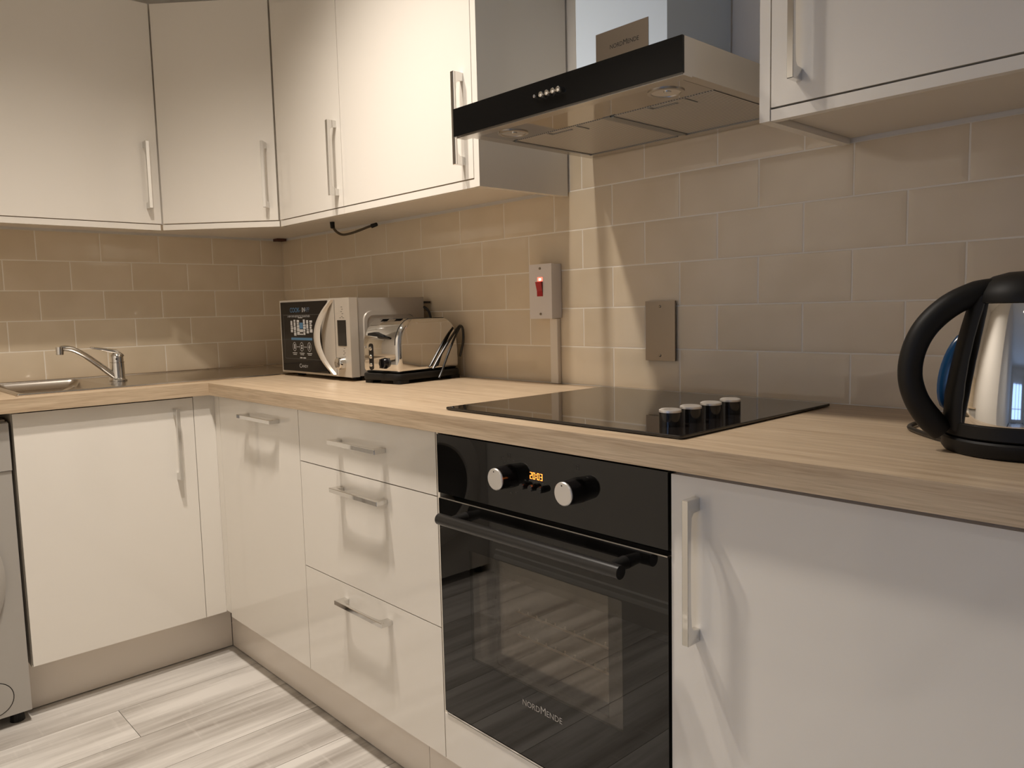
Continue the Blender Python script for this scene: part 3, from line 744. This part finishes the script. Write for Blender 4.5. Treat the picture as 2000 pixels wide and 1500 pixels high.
# sticker print
bm = bmesh.new(); text_bm(bm, 'COOK-', .0225, lambda u, v, q: (.660+u, yg, 1.126+v), sx=.98); put('sticker_title', bm, M['blueprint'], dr)
bm = bmesh.new(); text_bm(bm, 'IN', .0225, lambda u, v, q: (.742+u, yg, 1.126+v), sx=1.0); put('sticker_title_in', bm, M['whiteprint'], dr)
bm = bmesh.new(); text_bm(bm, 'APP', .0225, lambda u, v, q: (.761+u, yg, 1.126+v), sx=.85); put('sticker_title_app', bm, M['dimprint'], dr)
bm = bmesh.new()
text_bm(bm, 'A NEW CHEF ASSISTANT IN YOUR KITCHEN', .0095, lambda u, v, q: (.642+u, yg, 1.1095+v), sx=.80)
random.seed(9)
for i in range(7):
    x = .661+i*.0215; z0 = 1.060-(.008 if i in (1, 2, 4) else 0)-.003*(i % 2); z1 = 1.105-(.006 if i in (0, 6) else .002*(i % 3))
    if i == 3: continue
    zz = z0
    while zz < z1-.003:
        h_ = random.uniform(.004, .016); box(bm, x, x+random.uniform(.012, .018), yg, yg+.0002, zz, min(zz+h_, z1)); zz += h_+.0014
box(bm, .722, .745, yg, yg+.0002, 1.061, 1.070); box(bm, .722, .745, yg, yg+.0002, 1.052, 1.056); box(bm, .714, .744, yg, yg+.0002, 1.111-.004, 1.111-.002)
for i, cx in enumerate((.682, .731, .782)):
    o1 = [(cx+.0125*math.cos(a*math.pi/12), 1.0125+.0150*math.sin(a*math.pi/12)) for a in range(24)]
    i1 = [(cx+.0110*math.cos(a*math.pi/12), 1.0125+.0135*math.sin(a*math.pi/12)) for a in range(24)]
    loft(bm, [[(x, yg, z) for x, z in o1], [(x, yg, z) for x, z in i1]], False, False)
    if i < 2: box(bm, cx+.0145, cx+.035, yg, yg+.0002, 1.0115, 1.013)
    if i == 0:
        box(bm, cx-.004, cx-.001, yg, yg+.0002, 1.005, 1.021); box(bm, cx+.002, cx+.005, yg, yg+.0002, 1.005, 1.021)
    elif i == 1: box(bm, cx-.005, cx+.005, yg, yg+.0002, 1.006, 1.011); box(bm, cx-.005, cx+.005, yg, yg+.0002, 1.014, 1.018)
    else: box(bm, cx-.0015, cx+.0015, yg, yg+.0002, 1.004, 1.021); box(bm, cx-.006, cx+.006, yg, yg+.0002, 1.011, 1.014)
    for r_ in range(2): box(bm, cx-.016+.004*r_, cx+.016-.004*r_, yg, yg+.0002, .9905-.005*r_, .9925-.005*r_)
box(bm, .716, .733, yg, yg+.0002, .9745, .978); box(bm, .738, .756, yg, yg+.0002, .9745, .978)
tag(put('sticker_print', bm, M['whiteprint'], dr), kind='stuff')
bm = bmesh.new(); box(bm, .661, .803, yg, yg+.0002, 1.0345, 1.0425); box(bm, .722, .745, yg, yg+.0002, 1.072, 1.092); put('sticker_bar', bm, M['blueprint'], dr)
bm = bmesh.new(); text_bm(bm, 'C', .0185, lambda u, v, q: (.709+u, yg, .9435+v), sx=1.25); text_bm(bm, 'ANDY', .0125, lambda u, v, q: (.7255+u, yg, .9445+v), sx=1.2)
tag(put('logo_lettering', bm, M['whiteprint'], dr), 'white CANDY lettering')
for fx, fy in ((.63, -.27), (.985, -.27), (.63, -.08), (.985, -.08)):
    bm = bmesh.new(); cyl(bm, (fx, fy, ZT+.0005), (fx, fy, mz0+.004), .014, .016, 16); put('foot', bm, M['blackmt'], t)
bm = bmesh.new(); tube(bm, [(1.020, -.040, 1.135), (1.032, -.028, 1.128), (1.040, -.022, 1.110), (1.042, -.020, 1.08), (1.042, -.020, 1.00), (1.040, -.020, .925)], .0042, 8, 5); put('mains_cable', bm, M['blackpl'], t, smooth=True)
pbox('rear_spacer', (1.018, 1.029, -.0355, -.010, 1.145, 1.152), M['blackpl'], t)

# ------------------------------------------------------------------ toaster (own frame, turned a little)
t = thing('toaster', 'polished chrome two-slice toaster on a black base beside the microwave', 'toaster', (1.140, -.170, ZT), R(8.2))
W2, L2 = .080, .128
bm = bmesh.new(); prism(bm, rrect(.168, .268, .028, 5), lambda u, v, q: (u, v, q), .010, .030); bev(bm, .005, 2, 50); put('base', bm, M['blackmt'], t, local=True, smooth=True)
for fx, fy in ((-.06, -.105), (.064, -.108), (-.06, .108), (.064, .108)):
    bm = bmesh.new(); prism(bm, rrect(.034, .04, .008, 3, fx, fy), lambda u, v, q: (u, v, q), .0005, .0105); put('foot', bm, M['blackmt'], t, local=True)
def side_outline(ins=0, top=.187):
    L_ = L2-ins; T_ = top-ins; r_ = .058
    p = [(-L_, .0302), (L_, .0302), (L_, T_-.075)]
    p += [(L_-.055+.055*math.cos(R(a)), T_-.055-.02*(1-a/90)+.055*math.sin(R(a))) for a in range(15, 91, 15)]
    p += [(-L_+.055-.055*math.cos(R(a)), T_-.055-.02*(1-a/90)+.055*math.sin(R(a))) for a in range(90, 14, -15)]
    p += [(-L_, T_-.075)]
    return p
bm = bmesh.new(); prism(bm, side_outline(), lambda u, v, q: (q, u, v), -W2, W2); bev(bm, .015, 5, 40)
body = put('body', bm, M['chrome'], t, local=True, smooth=True, ang=50)
# side panel seam: thin dark line around the right face
bm = bmesh.new(); pp = [(W2-.0150, u*1.0, v) for u, v in side_outline(-.0002)[2:]]
tube(bm, [(x+.0004, y, z) for x, y, z in pp], .0010, 6, 1); put('seam', bm, M['dark'], body, local=True)
# lever slot and lever
bm = bmesh.new()
loft(bm, [[(x, -L2-d, .145+h_) for x, h_ in ((-.030*s, -.004), (.030*s, -.008), (.030*s, -.002), (0, .004+.002*s), (-.028*s, .003))] for d, s in ((.0008, .7), (.008, .95), (.018, 1.0), (.021, .85))])
put('lever', bm, M['blackmt'], t, local=True, smooth=True, ang=50)
bm = bmesh.new(); cyl(bm, (.022, -L2-.0002, .060), (.022, -L2-.014, .060), .0165, .0145, 24, .002); box(bm, .019, .025, -L2-.020, -L2-.0138, .047, .073)
put('browning_knob', bm, M['blackgloss'], t, local=True, smooth=True)
bm = bmesh.new(); prism(bm, rrect(.017, .078, .008, 5, -.038, .078), lambda u, v, q: (u, q, v), -L2-.0015, -L2-.0001); bs = put('button_strip', bm, M['blackgloss'], t, local=True)
for zz in (.054, .078, .102):
    bm = bmesh.new(); cyl(bm, (-.038, -L2-.0015, zz), (-.038, -L2-.0045, zz), .0065, .006, 18, .001); put('push_button', bm, M['chrome'], bs, local=True, smooth=True)
for sx_ in (-.03, .03): pbox('toast_slot', (sx_-.014, sx_+.014, -.085, .085, .1868, .1876), M['dark'], t, local=True)
bm = bmesh.new()
tube(bm, [(W2+.008, .000, .036), (W2+.008, .020, .060), (W2+.009, .060, .105), (W2+.010, .095, .140), (W2+.008, .122, .160), (W2+.006, .138, .150), (W2+.004, .140, .110), (W2-.01, .139, .065)], .0038, 8, 6)
tube(bm, [(W2+.0125, .020, .008), (W2+.0125, .035, .030), (W2+.013, .060, .075), (W2+.014, .088, .120), (W2+.013, .112, .150), (W2+.008, .128, .160)], .0034, 8, 6)
put('mains_cable', bm, M['blackpl'], t, local=True, smooth=True)

# ------------------------------------------------------------------ kettle (own frame: handle along -x)
t = thing('kettle', 'polished steel cordless kettle with black handle and blue water gauge', 'kettle', (2.782, -.343, ZT), R(36.9))
bm = bmesh.new(); lathe(bm, [(.092, .001), (.0955, .006), (.0955, .019), (.093, .0215)], n=64); pb = put('power_base', bm, M['blackmt'], t, local=True, smooth=True)
bm = bmesh.new(); lathe(bm, [(.090, .0225), (.0935, .025), (.0925, .041), (.089, .0425)], n=64); put('bottom_ring', bm, M['blackmt'], t, local=True, smooth=True)
bm = bmesh.new(); lathe(bm, [(.0900, .0428), (.0905, .050), (.0897, .068), (.0868, .095), (.0820, .125), (.0755, .155), (.0690, .180), (.0635, .1985), (.0625, .2005)], n=96)
bd = put('steel_body', bm, M['chrome'], t, local=True, smooth=True)
bm = bmesh.new(); text_bm(bm, 'm', .013, lambda u, v, q: (u, v, 0)); 
for v in bm.verts:
    a = R(-85)+v.co.x/.0905; z = .052+v.co.y; rr_ = .0911-.03*max(0, z-.05); v.co = Vector((rr_*math.cos(a)+v.co.y*.0, rr_*math.sin(a), z))
put('maker_lettering', bm, M['dark'], bd, local=True)
bm = bmesh.new(); lathe(bm, [(.0640, .2008), (.0645, .204), (.0615, .2150), (.0535, .2265), (.040, .2355), (.022, .2405), (.004, .2415)], n=64); put('lid', bm, M['blackmt'], t, local=True, smooth=True)
bm = bmesh.new()
tube(bm, [(-.035, 0, .2215), (-.062, 0, .2140), (-.094, 0, .1985), (-.122, 0, .172), (-.138, 0, .140), (-.1425, 0, .105), (-.134, 0, .072), (-.116, 0, .044), (-.100, 0, .028)], [.012, .0165, .0165, .016, .0155, .0155, .016, .017, .016], 20, 6)
put('handle', bm, M['blackmt'], t, local=True, smooth=True)
bm = bmesh.new()
loops = []
for z, r_ in ((.030, .090), (.050, .0930), (.080, .0915), (.11, .0865), (.14, .0805), (.17, .0735), (.195, .0670), (.212, .0600)):
    hw = .017; dpt = .0045
    loops.append([(-r_*.955+.004, -r_*.30, z), (-r_*.97-.0035, -r_*.26, z), (-(r_+dpt-.001), -hw*.85, z), (-(r_+dpt), -hw*.3, z), (-(r_+dpt), hw*.3, z), (-(r_+dpt-.004), hw*.85, z), (-(r_-.014), hw, z)])
loft(bm, loops); put('handle_spine', bm, M['blackmt'], t, local=True, smooth=True, ang=60)
bm = bmesh.new(); loops = []
for i in range(13):
    u = -1+i/6; z = .108+u*.058; bow = max(1-u*u, .0)**.5
    rb = .0985-(z-.06)*.20
    loops.append([(-(rb-.016+.026*bow*math.cos(a)), .020+.013*bow*math.sin(a), z) for a in [2*math.pi*k/16 for k in range(16)]])
loft(bm, loops, False, False); put('water_gauge', bm, M['bluewater'], t, local=True, smooth=True)
# mains lead looping out behind the base (world coords -> local frame)
bm = bmesh.new()
Mi = Matrix.Rotation(-R(36.9), 3, 'Z')
pts = [(2.700, -.352, .9175), (2.665, -.322, .9165), (2.625, -.280, .9165), (2.603, -.245, .9165), (2.600, -.200, .917), (2.612, -.165, .918), (2.650, -.155, .918), (2.700, -.175, .917), (2.75, -.21, .9175), (2.775, -.245, .918)]
tube(bm, [Mi @ (Vector(p)-Vector((2.782, -.343, ZT))) for p in pts], .0038, 8, 6)
put('mains_cable', bm, M['blackpl'], t, local=True, smooth=True)

# ------------------------------------------------------------------ washing machine
t = thing('washing_machine', 'silver-grey freestanding washing machine under the worktop at the left', 'washing machine', (.33, -1.436, 0))
bm = bmesh.new(); box(bm, .04, .612, -1.732, -1.1385, .032, .848); bev(bm, .006, 2); put('case', bm, M['washer'], t, smooth=True)
bm = bmesh.new(); box(bm, .6125, .622, -1.731, -1.140, .036, .7145); bev(bm, .003, 2); put('front_panel', bm, M['washer'], t, smooth=True)
bm = bmesh.new(); box(bm, .6125, .626, -1.731, -1.139, .7165, .846); bev(bm, .004, 2); cp = put('control_fascia', bm, M['washer'], t, smooth=True)
def xlathe(bm, prof, cy, cz, x0, n=48, c0=True, c1=True):
    loft(bm, [[(x0+d_, cy+r_*math.cos(2*math.pi*i/n), cz+r_*math.sin(2*math.pi*i/n)) for i in range(n)] for r_, d_ in prof], c0, c1)
bm = bmesh.new(); xlathe(bm, [(.255, 0), (.255, .012), (.235, .028), (.175, .034), (.165, .028)], -1.432, .430, .6222, 64, False, False); dd = put('door_ring', bm, M['washer'], t, smooth=True)
bm = bmesh.new(); xlathe(bm, [(.165, .026), (.12, .010), (.05, -.002), (.001, -.006)], -1.432, .430, .6222+.0065, 48, False, True); put('door_glass', bm, M['blackgl'], dd, smooth=True)
bm = bmesh.new(); xlathe(bm, [(.0475, .0), (.0475, .0006), (.0455, .0006), (.0455, .0)], -1.2265, .092, .6222, 36, False, False); fc = put('filter_cap_gap', bm, M['dark'], t)
bm = bmesh.new(); xlathe(bm, [(.0453, 0), (.0453, .0012), (.0445, .0018), (.001, .0018)], -1.2265, .092, .6222, 36); put('filter_cap', bm, M['washer'], t, smooth=True)
bm = bmesh.new(); cyl(bm, (.626, -1.30, .785), (.648, -1.30, .785), .028, .025, 32, .002); put('programme_knob', bm, M['silver'], cp, smooth=True)
pbox('detergent_drawer', (.6262, .6285, -1.725, -1.53, .745, .838), M['washer'], cp, .001)
for fy in (-1.17, -1.70):
    for fx in (.09, .58):
        bm = bmesh.new(); cyl(bm, (fx, fy, .0005), (fx, fy, .033), .019, .015, 14); put('foot', bm, M['blackmt'], t)
pbox('inlet_hose_tail', (.52, .60, -1.155, -1.1425, .8485, .853), M['silver'], t)

# ------------------------------------------------------------------ loose cable under the wall cabinets
t = thing('dangling_cable', 'short loose brown cable hanging under the narrow wall cabinet', 'cable', (.73, -.10, 1.4345))
bm = bmesh.new()
tube(bm, [(.667, -.148, 1.4335), (.668, -.147, 1.421), (.676, -.142, 1.404), (.695, -.130, 1.390), (.720, -.115, 1.391), (.752, -.095, 1.400), (.780, -.075, 1.411), (.795, -.062, 1.415)], .0042, 8, 6); cb_ = put('lead', bm, M['cable'], t, smooth=True)
bm = bmesh.new(); cyl(bm, (.667, -.148, 1.4340), (.668, -.1475, 1.412), .008, .0075, 12, .002); put('plug', bm, M['blackmt'], t, smooth=True)
bm = bmesh.new(); cyl(bm, (.788, -.068, 1.413), (.805, -.055, 1.419), .0075, .0065, 12, .002); put('plug', bm, M['blackmt'], t, smooth=True)

# ------------------------------------------------------------------ ceiling downlight fittings
names = ['round ceiling downlight above the drawer cabinet', 'round ceiling downlight nearest the sink', 'round ceiling downlight in the living room']
for (x, y, p, c), nm in zip(LAMPS, names):
    t = thing('ceiling_downlight', nm, 'downlight', (x, y, CEIL), 0, 'ceiling downlights')
    bm = bmesh.new(); lathe(bm, [(.045, CEIL-.0005), (.045, CEIL-.006), (.034, CEIL-.008), (.031, CEIL-.004), (.031, CEIL-.0005)], (x, y, 0), 32, False, False); put('bezel', bm, M['chrome'], t, smooth=True)
    bm = bmesh.new(); lathe(bm, [(.030, CEIL-.001), (.028, CEIL-.0035), (.001, CEIL-.004)], (x, y, 0), 24, True, True); put('lens', bm, M['lampglow'], t, smooth=True)

for o in bpy.data.objects:
    if '_off' in o: del o['_off']
